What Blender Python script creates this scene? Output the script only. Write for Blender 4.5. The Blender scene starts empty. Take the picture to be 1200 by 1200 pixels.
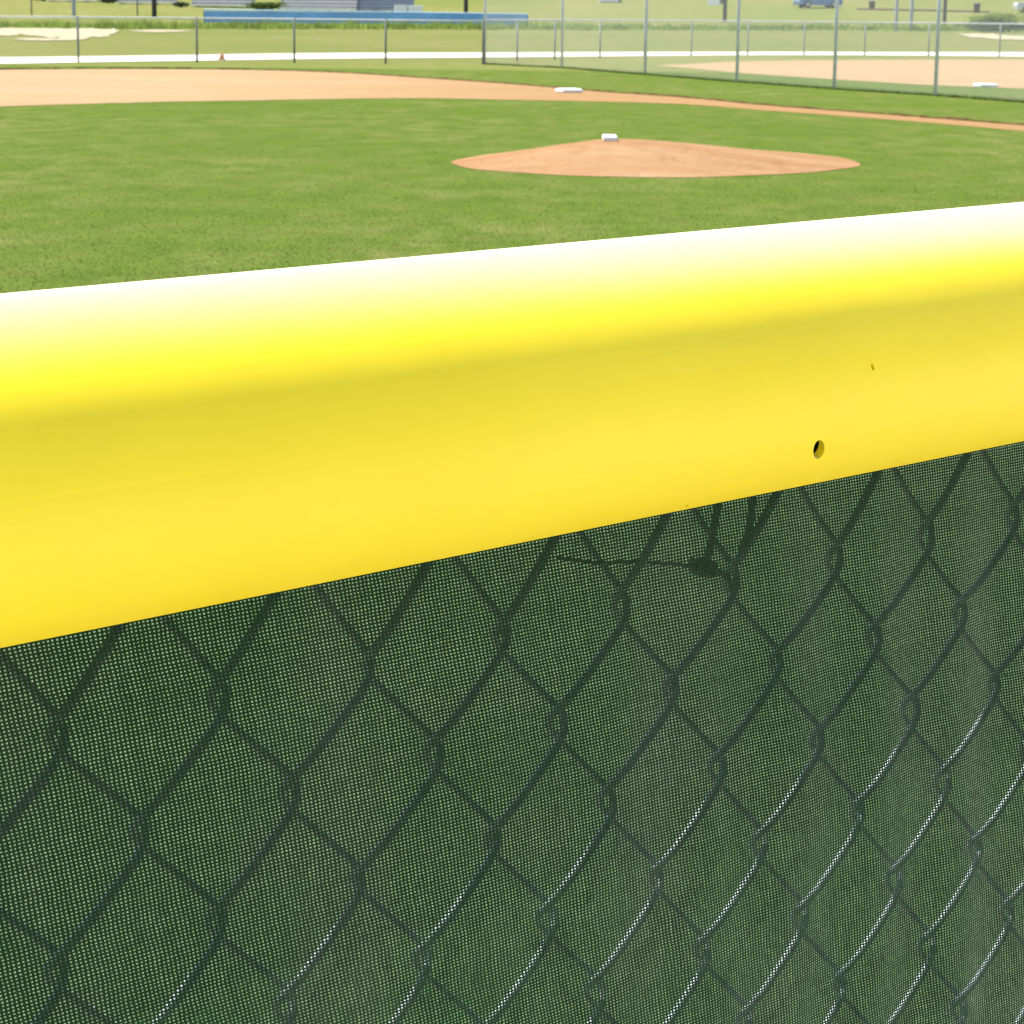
import bpy, bmesh, math, random
import numpy as np
from mathutils import Vector, Matrix
from mathutils.geometry import tessellate_polygon

random.seed(7)
rng = np.random.default_rng(7)
sc = bpy.context.scene
col = sc.collection

# ------------------------------------------------------------------ camera
F = 2900.0                                   # focal length in photo pixels (1200 wide)
CAM = Vector((0, 0, 1.34))
PITCH, ROLL = math.radians(11.4), math.radians(0.6)
fw = Vector((0, math.cos(PITCH), -math.sin(PITCH)))
r0 = Vector((1, 0, 0)); u0 = r0.cross(fw)
rt = math.cos(ROLL) * r0 + math.sin(ROLL) * u0
up = -math.sin(ROLL) * r0 + math.cos(ROLL) * u0
cd = bpy.data.cameras.new('camera')
cam = bpy.data.objects.new('camera', cd); col.objects.link(cam)
cam.matrix_world = Matrix((
    (rt.x, up.x, -fw.x, CAM.x), (rt.y, up.y, -fw.y, CAM.y), (rt.z, up.z, -fw.z, CAM.z), (0, 0, 0, 1)))
cd.sensor_width = 36; cd.lens = F / 1200 * 36
cd.clip_start = 0.02; cd.clip_end = 4000
cd.dof.use_dof = True; cd.dof.focus_distance = 0.93; cd.dof.aperture_fstop = 88
sc.camera = cam

# ------------------------------------------------------------------ sky, sun, exposure
UH = Vector((0.7208, 0.6931, 0)).normalized()      # along the near fence
NF = Vector((-UH.y, UH.x, 0))                      # from the camera side to the field side
SUN = (Vector((0, 0, 1)) + 0.49 * NF - 0.10 * UH).normalized()
w = bpy.data.worlds.new('World'); sc.world = w; w.use_nodes = True
nt = w.node_tree; bg = nt.nodes['Background']; bg.inputs[1].default_value = 0.14
sky = nt.nodes.new('ShaderNodeTexSky'); sky.sky_type = 'NISHITA'; sky.sun_disc = False
sky.sun_elevation = math.asin(SUN.z); sky.sun_rotation = math.atan2(SUN.x, SUN.y) % (2 * math.pi)
sky.dust_density = 2.0
nt.links.new(sky.outputs[0], bg.inputs[0])
sd = bpy.data.lights.new('sun', 'SUN'); sd.energy = 4.4; sd.angle = math.radians(0.5); sd.color = (1, 0.965, 0.9)
so = bpy.data.objects.new('sun', sd); col.objects.link(so)
so.rotation_euler = SUN.to_track_quat('Z', 'Y').to_euler(); so.location = (0, 0, 30)
vs = sc.view_settings
vs.view_transform = 'Standard'; vs.look = 'None'; vs.gamma = 1; vs.exposure = 1.0
sc.cycles.use_denoising = True
sc.cycles.max_bounces = 8; sc.cycles.diffuse_bounces = 4; sc.cycles.transparent_max_bounces = 32
sc.cycles.filter_width = 1.3

# ------------------------------------------------------------------ helpers
def ray(px, py):
    return fw + (px - 600) / F * rt - (py - 600) / F * up

def sstep(t): t = min(1, max(0, t)); return t * t * (3 - 2 * t)

KY = [-1e4, 90, 150, 190, 235, 300, 420, 900, 1e5]
def zg(x, y):
    """height of the land: flat ball fields, then a gentle rise"""
    c = max(-60, min(60, x))
    kz = [0, 0, 0.41 + 0.0084 * c, 1.34 - (0.011 * c if c < 0 else 0), 2.0 - (0.009 * c if c < 0 else 0), 5.6, 9, 14, 14]
    for i in range(len(KY) - 1):
        if y < KY[i + 1]:
            t = (y - KY[i]) / (KY[i + 1] - KY[i])
            return kz[i] + (kz[i + 1] - kz[i]) * t
    return kz[-1]

def G(px, py):
    """where the line of sight of a photo pixel meets the land"""
    d = ray(px, py); t = 1.0; prev = t
    while t < 2000:
        p = CAM + d * t
        if p.z <= zg(p.x, p.y):
            lo, hi = prev, t
            for _ in range(40):
                m = (lo + hi) / 2; q = CAM + d * m
                if q.z <= zg(q.x, q.y): hi = m
                else: lo = m
            return CAM + d * hi
        prev = t; t *= 1.01
    return CAM + d * 2000

def AT(px, D):
    """a spot on the land in photo column px at distance D"""
    x = (px - 600) / F * D
    return Vector((x, D, zg(x, D)))

def mesh(name, v, f, mat=None, parent=None, smooth=False, mats=None, midx=None):
    m = bpy.data.meshes.new(name)
    v = np.asarray(v, dtype=np.float32)
    if isinstance(f, np.ndarray):
        n, k = f.shape
        m.vertices.add(len(v)); m.vertices.foreach_set('co', v.ravel())
        m.loops.add(n * k); m.loops.foreach_set('vertex_index', f.astype(np.int32).ravel())
        m.polygons.add(n); m.polygons.foreach_set('loop_start', np.arange(0, n * k, k, dtype=np.int32))
        m.update(calc_edges=True)
    else:
        m.from_pydata([tuple(map(float, q)) for q in v], [], f)
    for a in (mats or [mat]):
        if a: m.materials.append(a)
    if midx is not None: m.polygons.foreach_set('material_index', midx)
    if smooth: m.polygons.foreach_set('use_smooth', [True] * len(m.polygons))
    m.update()
    o = bpy.data.objects.new(name, m); col.objects.link(o)
    if parent: o.parent = parent
    return o

class MB:
    """collects simple shapes that become one mesh"""
    def __init__(s): s.v = []; s.f = []
    def box(s, c, d, rz=0, taper=1.0):
        n = len(s.v); cr, sr = math.cos(rz), math.sin(rz)
        for k in (-1, 1):
            tp = taper if k > 0 else 1
            for a, b in ((-1, -1), (1, -1), (1, 1), (-1, 1)):
                x, y = a * d[0] / 2 * tp, b * d[1] / 2 * tp
                s.v.append((c[0] + x * cr - y * sr, c[1] + x * sr + y * cr, c[2] + k * d[2] / 2))
        for q in ((3, 2, 1, 0), (4, 5, 6, 7), (0, 1, 5, 4), (1, 2, 6, 5), (2, 3, 7, 6), (3, 0, 4, 7)):
            s.f.append([n + i for i in q])
        return s
    def tube(s, pts, r, sides=8, caps=True):
        pts = [Vector(p) for p in pts]; n = len(s.v)
        rs = r if isinstance(r, (list, tuple)) else [r] * len(pts)
        ref = None
        for i, p in enumerate(pts):
            t = (pts[min(i + 1, len(pts) - 1)] - pts[max(i - 1, 0)]).normalized()
            if ref is None: ref = Vector((0, 0, 1)) if abs(t.z) < .9 else Vector((1, 0, 0))
            a = (ref - t * ref.dot(t)).normalized(); b = t.cross(a); ref = a
            for k in range(sides):
                th = 2 * math.pi * k / sides
                s.v.append(p + rs[i] * (math.cos(th) * a + math.sin(th) * b))
        for i in range(len(pts) - 1):
            for k in range(sides):
                k2 = (k + 1) % sides
                s.f.append([n + i * sides + k, n + i * sides + k2, n + (i + 1) * sides + k2, n + (i + 1) * sides + k])
        if caps:
            s.f.append([n + k for k in reversed(range(sides))])
            s.f.append([n + (len(pts) - 1) * sides + k for k in range(sides)])
        return s
    def lathe(s, c, prof, sides=16):
        n = len(s.v)
        for r, z in prof:
            for k in range(sides):
                th = 2 * math.pi * k / sides
                s.v.append((c[0] + r * math.cos(th), c[1] + r * math.sin(th), c[2] + z))
        for i in range(len(prof) - 1):
            for k in range(sides):
                k2 = (k + 1) % sides
                s.f.append([n + i * sides + k, n + i * sides + k2, n + (i + 1) * sides + k2, n + (i + 1) * sides + k])
        s.f.append([n + k for k in reversed(range(sides))])
        s.f.append([n + (len(prof) - 1) * sides + k for k in range(sides)])
        return s
    def build(s, name, mat, parent=None, smooth=False, bevel=0):
        o = mesh(name, s.v, s.f, mat, parent, smooth)
        if bevel:
            b = o.modifiers.new('bevel', 'BEVEL'); b.width = bevel; b.segments = 2; b.limit_method = 'ANGLE'
        return o

def tag(o, label=None, cat=None, group=None, kind=None):
    if label: o['label'] = label
    if cat: o['category'] = cat
    if group: o['group'] = group
    if kind: o['kind'] = kind
    return o

def thing(name, label, cat, loc, rz=0, group=None):
    o = bpy.data.objects.new(name, None); col.objects.link(o); o.empty_display_size = .2
    o.location = loc; o.rotation_euler = (0, 0, rz)
    return tag(o, label, cat, group)

def copy_tree(o, parent=None):
    c = o.copy(); col.objects.link(c)
    if parent: c.parent = parent
    for ch in [x for x in bpy.data.objects if x.parent == o]: copy_tree(ch, c)
    return c

# ------------------------------------------------------------------ materials
def newmat(name):
    m = bpy.data.materials.new(name); m.use_nodes = True
    return m, m.node_tree, m.node_tree.nodes['Principled BSDF']

def N(t, kind, **kw):
    n = t.nodes.new(kind)
    for k, v in kw.items():
        if k.startswith('i_'):
            key = k[2:]; key = int(key) if key.isdigit() else key
            n.inputs[key].default_value = v
        else: setattr(n, k, v)
    return n

def math_(t, op, a, b=None, c=None):
    n = t.nodes.new('ShaderNodeMath'); n.operation = op
    for i, x in enumerate((a, b, c)):
        if x is None: continue
        if isinstance(x, (int, float)): n.inputs[i].default_value = x
        else: t.links.new(x, n.inputs[i])
    return n.outputs[0]

def mixc(t, f, a, b):
    n = t.nodes.new('ShaderNodeMix'); n.data_type = 'RGBA'
    for i, x in ((0, f), (6, a), (7, b)):
        if isinstance(x, (int, float)): n.inputs[i].default_value = x
        elif isinstance(x, tuple): n.inputs[i].default_value = (*x, 1)
        else: t.links.new(x, n.inputs[i])
    return n.outputs[2]

def noise(t, scale, detail=4, rough=.55, vec=None, stretch=None, coord='Object'):
    tc = t.nodes.new('ShaderNodeTexCoord')
    src = tc.outputs[coord]
    if stretch:
        mp = t.nodes.new('ShaderNodeMapping'); mp.inputs['Scale'].default_value = stretch
        t.links.new(src, mp.inputs[0]); src = mp.outputs[0]
    n = t.nodes.new('ShaderNodeTexNoise'); n.inputs['Scale'].default_value = scale
    n.inputs['Detail'].default_value = detail; n.inputs['Roughness'].default_value = rough
    t.links.new(src, n.inputs['Vector'])
    return n.outputs['Fac']

def ramp(t, f, lo, hi):
    n = t.nodes.new('ShaderNodeMapRange'); n.inputs[1].default_value = lo; n.inputs[2].default_value = hi
    t.links.new(f, n.inputs[0]); return n.outputs[0]

def bump(t, b, f, strength, dist):
    n = t.nodes.new('ShaderNodeBump'); n.inputs['Strength'].default_value = strength
    n.inputs['Distance'].default_value = dist
    t.links.new(f, n.inputs['Height']); t.links.new(n.outputs[0], b.inputs['Normal'])

def plain(name, c, rough=.6, metal=0.0, var=.25, scale=6, spec=.5):
    m, t, b = newmat(name)
    f = ramp(t, noise(t, scale, 5), .3, .7)
    d = tuple(x * (1 - var) for x in c); e = tuple(min(1, x * (1 + var * .5)) for x in c)
    t.links.new(mixc(t, f, d, e), b.inputs['Base Color'])
    b.inputs['Roughness'].default_value = rough; b.inputs['Metallic'].default_value = metal
    b.inputs['Specular IOR Level'].default_value = spec
    return m

def grass_mat(name, dark, mid, dry, dry_amt=.5, patch=.25, fol=0.0):
    m, t, b = newmat(name)
    big = ramp(t, noise(t, patch, 4, .6, stretch=(1, .5, 1)), .35, .65)
    med = ramp(t, noise(t, 2.6, 5, .65, stretch=(1, .5, 1)), .34, .66)
    fine = ramp(t, noise(t, 17, 6, .75, stretch=(1.5, .35, 1)), .32, .68)
    blade = ramp(t, noise(t, 90, 3, .7, stretch=(1, .15, 1)), .3, .7)
    c1 = mixc(t, math_(t, 'MULTIPLY_ADD', med, .5, math_(t, 'MULTIPLY', fine, .5)), dark, mid)
    dr = math_(t, 'MULTIPLY', math_(t, 'MULTIPLY', big, ramp(t, noise(t, 2.2, 6, .7, stretch=(1, .45, 1)), .42, .66)), dry_amt)
    c2 = mixc(t, dr, c1, dry)
    lum = math_(t, 'MULTIPLY_ADD', blade, .6, .70)
    hs = N(t, 'ShaderNodeHueSaturation'); t.links.new(c2, hs.inputs['Color']); t.links.new(lum, hs.inputs['Value'])
    t.links.new(hs.outputs[0], b.inputs['Base Color'])
    b.inputs['Roughness'].default_value = .9; b.inputs['Specular IOR Level'].default_value = 0
    if fol:
        tl = N(t, 'ShaderNodeBsdfTranslucent'); t.links.new(hs.outputs[0], tl.inputs[0])
        mx = N(t, 'ShaderNodeMixShader'); mx.inputs[0].default_value = fol
        t.links.new(b.outputs[0], mx.inputs[1]); t.links.new(tl.outputs[0], mx.inputs[2])
        t.links.new(mx.outputs[0], t.nodes['Material Output'].inputs[0])
    else: bump(t, b, math_(t, 'ADD', fine, blade), .5, .02)
    return m

def dirt_mat(name, a, b_, c, patch=.5):
    m, t, b = newmat(name)
    f1 = ramp(t, noise(t, patch, 5, .6, stretch=(.4, 1.3, 1)), .33, .67)
    f2 = ramp(t, noise(t, 5, 6, .7), .3, .7)
    f3 = ramp(t, noise(t, 70, 4, .7), .3, .72)
    f4 = ramp(t, noise(t, 2.4, 7, .75, stretch=(1, .35, 1)), .50, .68)
    cc = mixc(t, math_(t, 'MAXIMUM', math_(t, 'MULTIPLY', f2, .45), math_(t, 'MULTIPLY', f4, .8)), mixc(t, f1, a, b_), c)
    hs = N(t, 'ShaderNodeHueSaturation'); t.links.new(cc, hs.inputs['Color'])
    t.links.new(math_(t, 'MULTIPLY_ADD', f3, .22, .88), hs.inputs['Value'])
    t.links.new(hs.outputs[0], b.inputs['Base Color'])
    b.inputs['Roughness'].default_value = .95; b.inputs['Specular IOR Level'].default_value = 0
    bump(t, b, math_(t, 'ADD', f2, f3), .4, .02)
    return m

def mesh_wire_mat(name, pitch, wire, c, rough=.45):
    """thin diamond wire netting, open between the wires"""
    m, t, b = newmat(name)
    uv = N(t, 'ShaderNodeUVMap'); sp = N(t, 'ShaderNodeSeparateXYZ'); t.links.new(uv.outputs[0], sp.inputs[0])
    a = math_(t, 'ADD', sp.outputs[0], sp.outputs[1]); d = math_(t, 'SUBTRACT', sp.outputs[0], sp.outputs[1])
    ms = []
    for s in (a, d):
        fr = math_(t, 'PINGPONG', math_(t, 'MULTIPLY', s, .7071), pitch / 2)
        ms.append(math_(t, 'LESS_THAN', fr, wire / 2))
    fac = math_(t, 'MAXIMUM', *ms)
    b.inputs['Base Color'].default_value = (*c, 1); b.inputs['Roughness'].default_value = rough
    tr = N(t, 'ShaderNodeBsdfTransparent'); mx = N(t, 'ShaderNodeMixShader')
    t.links.new(fac, mx.inputs[0]); t.links.new(tr.outputs[0], mx.inputs[1]); t.links.new(b.outputs[0], mx.inputs[2])
    t.links.new(mx.outputs[0], t.nodes['Material Output'].inputs[0])
    return m

M = {}
M['grass'] = grass_mat('grass', (.066, .108, .018), (.108, .153, .027), (.19, .182, .065), .75)
M['blades'] = grass_mat('grass_blades', (.085, .132, .021), (.133, .182, .031), (.215, .20, .068), .75, .25, .5)
M['worn_grass'] = grass_mat('worn_grass', (.060, .105, .045), (.100, .145, .070), (.16, .17, .10), .5, .8)
M['far_grass'] = grass_mat('far_grass', (.122, .150, .038), (.165, .182, .054), (.27, .222, .10), 1.0, .07)
def leafy(name, c, var, scale):
    m = plain(name, c, .6, 0, var, scale, .3); t = m.node_tree; b = t.nodes['Principled BSDF']
    tl = N(t, 'ShaderNodeBsdfTranslucent'); t.links.new(b.inputs['Base Color'].links[0].from_socket, tl.inputs[0])
    mx = N(t, 'ShaderNodeMixShader'); mx.inputs[0].default_value = .55
    t.links.new(b.outputs[0], mx.inputs[1]); t.links.new(tl.outputs[0], mx.inputs[2])
    t.links.new(mx.outputs[0], t.nodes['Material Output'].inputs[0]); return m
M['tall_grass'] = leafy('tall_grass', (.11, .165, .025), .5, 3)
M['weed'] = leafy('weed', (.24, .33, .045), .6, .9)
M['leaf'] = leafy('leaf', (.095, .16, .03), .6, 1.5)
M['dark_leaf'] = leafy('dark_leaf', (.055, .085, .032), .5, 1.5)
def lane_tint(m):
    t = m.node_tree; b = t.nodes['Principled BSDF']; src = b.inputs['Base Color'].links[0].from_socket
    tc = N(t, 'ShaderNodeTexCoord'); sp = N(t, 'ShaderNodeSeparateXYZ'); t.links.new(tc.outputs['Object'], sp.inputs[0])
    # the soil of the running lane to home is redder than the dry open infield
    g = math_(t, 'ADD', sp.outputs[0], math_(t, 'MULTIPLY_ADD', noise(t, .6, 4), 4, -2))
    f = N(t, 'ShaderNodeMapRange', interpolation_type='SMOOTHSTEP', i_1=-8.0, i_2=3.5); t.links.new(g, f.inputs[0])
    mm = N(t, 'ShaderNodeMix', data_type='RGBA', blend_type='MULTIPLY'); t.links.new(f.outputs[0], mm.inputs[0])
    t.links.new(src, mm.inputs[6]); mm.inputs[7].default_value = (.84, .73, .61, 1)
    t.links.new(mm.outputs[2], b.inputs['Base Color'])
M['infield'] = dirt_mat('infield_soil', (.335, .232, .125), (.365, .27, .16), (.30, .195, .105), .25)
M['clay'] = dirt_mat('clay', (.290, .158, .076), (.375, .245, .138), (.225, .112, .050), .8)
M['path_clay'] = dirt_mat('path_clay', (.37, .205, .10), (.40, .24, .125), (.30, .16, .075), .6)
M['soil'] = plain('soil', (.12, .075, .03), .95, 0, .4, 8, .1)
M['dry'] = grass_mat('dry_grass', (.20, .19, .06), (.26, .235, .085), (.34, .28, .13), .9, .2)
M['sand'] = dirt_mat('sand', (.40, .35, .25), (.46, .40, .29), (.22, .22, .09), .3)
M['near_sand'] = dirt_mat('near_sand', (.42, .36, .24), (.52, .45, .32), (.36, .30, .18), 2)
M['concrete'] = dirt_mat('concrete', (.63, .585, .51), (.70, .655, .58), (.55, .50, .43), .8)
M['galv'] = plain('galvanised_steel', (.62, .63, .65), .55, .05, .2, 8)
M['galv_post'] = plain('weathered_post_steel', (.14, .15, .125), .6, .1, .2, 6)
M['pale_post'] = plain('pale_post_steel', (.27, .28, .26), .6, .05, .2, 6)
M['white_rail'] = plain('pale_rail', (.62, .63, .58), .45, .0, .1, 6)
M['white'] = plain('white_rubber', (.78, .77, .73), .6, 0, .08, 20)
M['white_paint'] = plain('white_paint', (.86, .86, .84), .45, 0, .06, 2)
M['alu'] = plain('aluminium_plank', (.90, .86, .78), .5, .0, .08, 3)
M['alu_gap_shade'] = plain('shaded_aluminium_riser', (.26, .25, .24), .55, .0, .15, 3)  # darkened to paint the shaded gaps between the seat rows
M['bluegrey_gap_shade'] = plain('shaded_blue_grey_riser', (.20, .22, .24), .55, .0, .15, 3)  # same painted gap shade for the blue grey bleacher
M['bluegrey'] = plain('blue_grey_plank', (.36, .39, .43), .5, .0, .3, 2)
M['frame'] = plain('bleacher_frame', (.16, .16, .16), .6, .2, .2, 3)
M['pole'] = plain('dark_wood_pole', (.045, .040, .030), .85, 0, .4, 3)
M['palepole'] = plain('pale_pole', (.36, .37, .38), .5, .2, .1, 2)
M['blue'] = plain('blue_board', (.19, .42, .74), .55, 0, .2, .8)
M['paleblue'] = plain('pale_blue_edge', (.42, .60, .75), .5, 0, .1, 2)
M['carblue'] = plain('car_paint_blue', (.12, .22, .45), .25, .2, .05, 1)
M['cargrey'] = plain('car_paint_grey', (.55, .55, .54), .3, .2, .05, 1)
M['glass'] = plain('dark_glass', (.05, .06, .07), .08, 0, .1, 1)
M['tyre'] = plain('tyre_rubber', (.02, .02, .02), .8, 0, .2, 5)
M['rim'] = plain('wheel_rim', (.45, .45, .45), .35, .6, .1, 5)
M['lamp'] = plain('lamp_lens', (.7, .65, .6), .2, 0, .05, 5)
M['bin'] = plain('dark_plastic_bin', (.05, .052, .055), .55, 0, .2, 3)
M['brown'] = plain('brown_timber', (.13, .085, .05), .85, 0, .3, 3)
M['orange'] = plain('orange_plastic', (.46, .22, .075), .5, 0, .2, 12)
M['wire'] = plain('galvanised_wire', (.32, .36, .40), .48, .2, .25, 300)
M['inner_shade'] = plain('shaded_inner_plastic', (.10, .07, .02), .9, 0, .3, 30, .1)  # dark colour paints the shade inside the yellow tube
M['tie'] = plain('tie_wire', (.12, .13, .14), .55, .3, .3, 200)
M['netting'] = mesh_wire_mat('chain_link_netting', .05, .0052, (.46, .48, .46))
M['low_netting'] = mesh_wire_mat('low_fence_netting', .05, .0026, (.36, .37, .34))

# yellow plastic of the fence cap
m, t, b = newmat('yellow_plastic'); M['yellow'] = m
f = ramp(t, noise(t, 9, 5, .6, stretch=(1, 1, 1)), .3, .7)
base = mixc(t, f, (.91, .685, .012), (.945, .72, .018))
tc = N(t, 'ShaderNodeTexCoord')
vo = N(t, 'ShaderNodeTexVoronoi'); vo.inputs['Scale'].default_value = 26; t.links.new(tc.outputs['Object'], vo.inputs['Vector'])
spk = math_(t, 'MULTIPLY', math_(t, 'LESS_THAN', vo.outputs['Distance'], .022), math_(t, 'GREATER_THAN', noise(t, 5, 2), .52))
base = mixc(t, math_(t, 'MULTIPLY', spk, .6), base, (.20, .15, .03))
t.links.new(base, b.inputs['Base Color'])
mp = N(t, 'ShaderNodeMapping'); mp.inputs['Rotation'].default_value = (0, 0, -math.atan2(UH.y, UH.x)); t.links.new(tc.outputs['Object'], mp.inputs[0])
mp2 = N(t, 'ShaderNodeMapping'); mp2.inputs['Scale'].default_value = (5, 160, 160); t.links.new(mp.outputs[0], mp2.inputs[0])
sc_n = N(t, 'ShaderNodeTexNoise', i_Scale=1.0, i_Detail=4.0, i_Roughness=.65); t.links.new(mp2.outputs[0], sc_n.inputs['Vector'])
scuff = math_(t, 'MULTIPLY', ramp(t, sc_n.outputs['Fac'], .55, .80), ramp(t, noise(t, 7, 3), .40, .70))      # fine lengthwise scuffs
sm = ramp(t, noise(t, 22, 5, .7), .50, .78)                                                                   # grubby smudges
base = mixc(t, math_(t, 'MAXIMUM', math_(t, 'MULTIPLY', scuff, .22), math_(t, 'MULTIPLY', sm, .10)), base, (.55, .40, .06))
t.links.new(base, b.inputs['Base Color'])
t.links.new(math_(t, 'MULTIPLY_ADD', scuff, .2, .40), b.inputs['Roughness'])
b.inputs['Specular IOR Level'].default_value = .30
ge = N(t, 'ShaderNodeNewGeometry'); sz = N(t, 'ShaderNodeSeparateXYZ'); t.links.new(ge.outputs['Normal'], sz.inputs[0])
top_glare = N(t, 'ShaderNodeMapRange', interpolation_type='SMOOTHSTEP', i_1=.60, i_2=.97); t.links.new(sz.outputs[2], top_glare.inputs[0])
t.links.new(top_glare.outputs[0], b.inputs['Sheen Weight']); b.inputs['Sheen Roughness'].default_value = .5      # white sheen masked to upward faces, stands in for sun glare
bump(t, b, noise(t, 14, 3, .5), .12, .01)

# green knitted windscreen cloth with real openings
m, t, b = newmat('green_windscreen_cloth'); M['cloth'] = m
uv = N(t, 'ShaderNodeUVMap'); sp = N(t, 'ShaderNodeSeparateXYZ'); t.links.new(uv.outputs[0], sp.inputs[0])
U, V = sp.outputs[0], sp.outputs[1]
dn = noise(t, 260, 2, .5, coord='UV'); dn2 = noise(t, 240, 2, .5, coord='UV', stretch=(1, 1.13, 1))
wob = noise(t, 35, 2, .5, coord='UV')
xu = math_(t, 'DIVIDE', math_(t, 'MULTIPLY_ADD', V, .20, U), .00160)
xu = math_(t, 'ADD', xu, math_(t, 'MULTIPLY_ADD', dn, .45, math_(t, 'MULTIPLY', wob, 1.6)))
yv = math_(t, 'DIVIDE', V, .00120)
yv = math_(t, 'ADD', yv, math_(t, 'MULTIPLY', dn2, .45))
def cell(x, hw):
    f_ = math_(t, 'SUBTRACT', math_(t, 'FRACT', x), .5)
    return math_(t, 'POWER', math_(t, 'DIVIDE', math_(t, 'ABSOLUTE', f_), hw), 2.6)
r_ = math_(t, 'ADD', cell(xu, .235), cell(yv, .255))
vary = ramp(t, noise(t, 420, 1, .5, coord='UV'), .25, .75)
def thread_var(x):
    n = N(t, 'ShaderNodeTexWhiteNoise', noise_dimensions='1D'); t.links.new(math_(t, 'FLOOR', x), n.inputs['W']); return n.outputs['Value']
vary = math_(t, 'ADD', vary, math_(t, 'MULTIPLY_ADD', math_(t, 'ADD', thread_var(xu), thread_var(yv)), .45, -.45))   # uneven threads
hole = math_(t, 'LESS_THAN', r_, math_(t, 'MULTIPLY_ADD', vary, .6, .65))
tn = ramp(t, noise(t, 900, 2, .6, coord='UV'), .3, .7)
tint = ramp(t, noise(t, 18, 3, .6, coord='UV'), .35, .65)
cthr = mixc(t, tn, (.007, .030, .008), (.014, .050, .015))
cthr = mixc(t, math_(t, 'MULTIPLY', tint, .35), cthr, (.018, .038, .012))
dirt = ramp(t, noise(t, 14, 4, .6, coord='UV', stretch=(1, .22, 1)), .48, .72)      # dust caught in the cloth, in upright streaks
cthr = mixc(t, math_(t, 'MULTIPLY', dirt, .42), cthr, (.050, .056, .040))
b.inputs['Roughness'].default_value = .8; b.inputs['Specular IOR Level'].default_value = .03
b.inputs['Sheen Weight'].default_value = .38; b.inputs['Sheen Tint'].default_value = (.9, .88, .8, 1); b.inputs['Sheen Roughness'].default_value = .4
t.links.new(cthr, b.inputs['Base Color'])
tl = N(t, 'ShaderNodeBsdfTranslucent'); t.links.new(cthr, tl.inputs[0])
m1 = N(t, 'ShaderNodeMixShader'); m1.inputs[0].default_value = .22
t.links.new(b.outputs[0], m1.inputs[1]); t.links.new(tl.outputs[0], m1.inputs[2])
tr = N(t, 'ShaderNodeBsdfTransparent'); m2 = N(t, 'ShaderNodeMixShader')
t.links.new(hole, m2.inputs[0]); t.links.new(m1.outputs[0], m2.inputs[1]); t.links.new(tr.outputs[0], m2.inputs[2])
t.links.new(m2.outputs[0], t.nodes['Material Output'].inputs[0])

# ------------------------------------------------------------------ the land
xs = sorted(set([-900, -500, -300, -200, -140, -100] + list(range(-80, 81, 5)) + [100, 140, 200, 300, 500, 900]))
ys = sorted(set([-120, -60, -30, -12, -4, 0, 4, 8, 12, 20, 30, 40, 50, 60, 70, 80, 90, 100, 110, 120, 130, 140, 150, 160, 170, 180, 190,
                 200, 212, 224, 235, 250, 265, 280, 300, 330, 360, 390, 420, 500, 650, 900, 1500, 3000]))
gv = [(x, y, zg(x, y)) for y in ys for x in xs]
nx = len(xs)
gf = [[j * nx + i, j * nx + i + 1, (j + 1) * nx + i + 1, (j + 1) * nx + i] for j in range(len(ys) - 1) for i in range(nx - 1)]
mi = [0 if ys[j + 1] <= 60 else 1 for j in range(len(ys) - 1) for i in range(nx - 1)]
tag(mesh('ground', gv, gf, mats=[M['grass'], M['far_grass']], midx=mi), kind='structure')

def smooth_line(pts, n=8, jit=0.0, closed=False):
    """Catmull-Rom through ground points, with small uneven wander"""
    out = []; L = len(pts)
    rngi = range(L) if closed else range(L - 1)
    for i in rngi:
        if closed: p = [pts[(i + k - 1) % L] for k in range(4)]
        else: p = [pts[max(0, i - 1)], pts[i], pts[i + 1], pts[min(L - 1, i + 2)]]
        for k in range(n):
            s = k / n
            q = .5 * ((2 * p[1]) + (p[2] - p[0]) * s + (2 * p[0] - 5 * p[1] + 4 * p[2] - p[3]) * s * s + (3 * p[1] - p[0] - 3 * p[2] + p[3]) * s ** 3)
            q = q + Vector((random.gauss(0, jit), random.gauss(0, jit), 0))
            out.append(q)
    if not closed: out.append(pts[-1].copy())
    return out

def sheet(name, pts, dz, mat, follow=False):
    tri = tessellate_polygon([[Vector((p.x, p.y, 0)) for p in pts]])
    v = [(p.x, p.y, (zg(p.x, p.y) if follow else p.z) + dz) for p in pts]
    f = []
    for a in tri:
        n_ = (pts[a[1]] - pts[a[0]]).cross(pts[a[2]] - pts[a[0]])
        f.append(list(a) if n_.z > 0 else list(reversed(a)))
    return tag(mesh(name, v, f, mat), kind='structure')

# concrete path beyond the fields
near = [(-700, 78), (-300, 77), (0, 75), (92, 73.4), (231, 71.4), (345, 69.6), (450, 68.4), (568, 67.6), (700, 66.4), (900, 64.9), (1050, 65.2), (1200, 66.6), (1500, 70)]
far = [(1500, 64.5), (1200, 61.6), (1050, 61.4), (900, 61.0), (700, 61.4), (568, 62), (450, 62.3), (345, 63), (231, 64.8), (92, 66.6), (0, 67.6), (-300, 69.5), (-700, 70)]
P = smooth_line([G(*p) for p in near], 6) + smooth_line([G(*p) for p in far], 6)
sheet('path', P, .012, M['concrete'])

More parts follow.
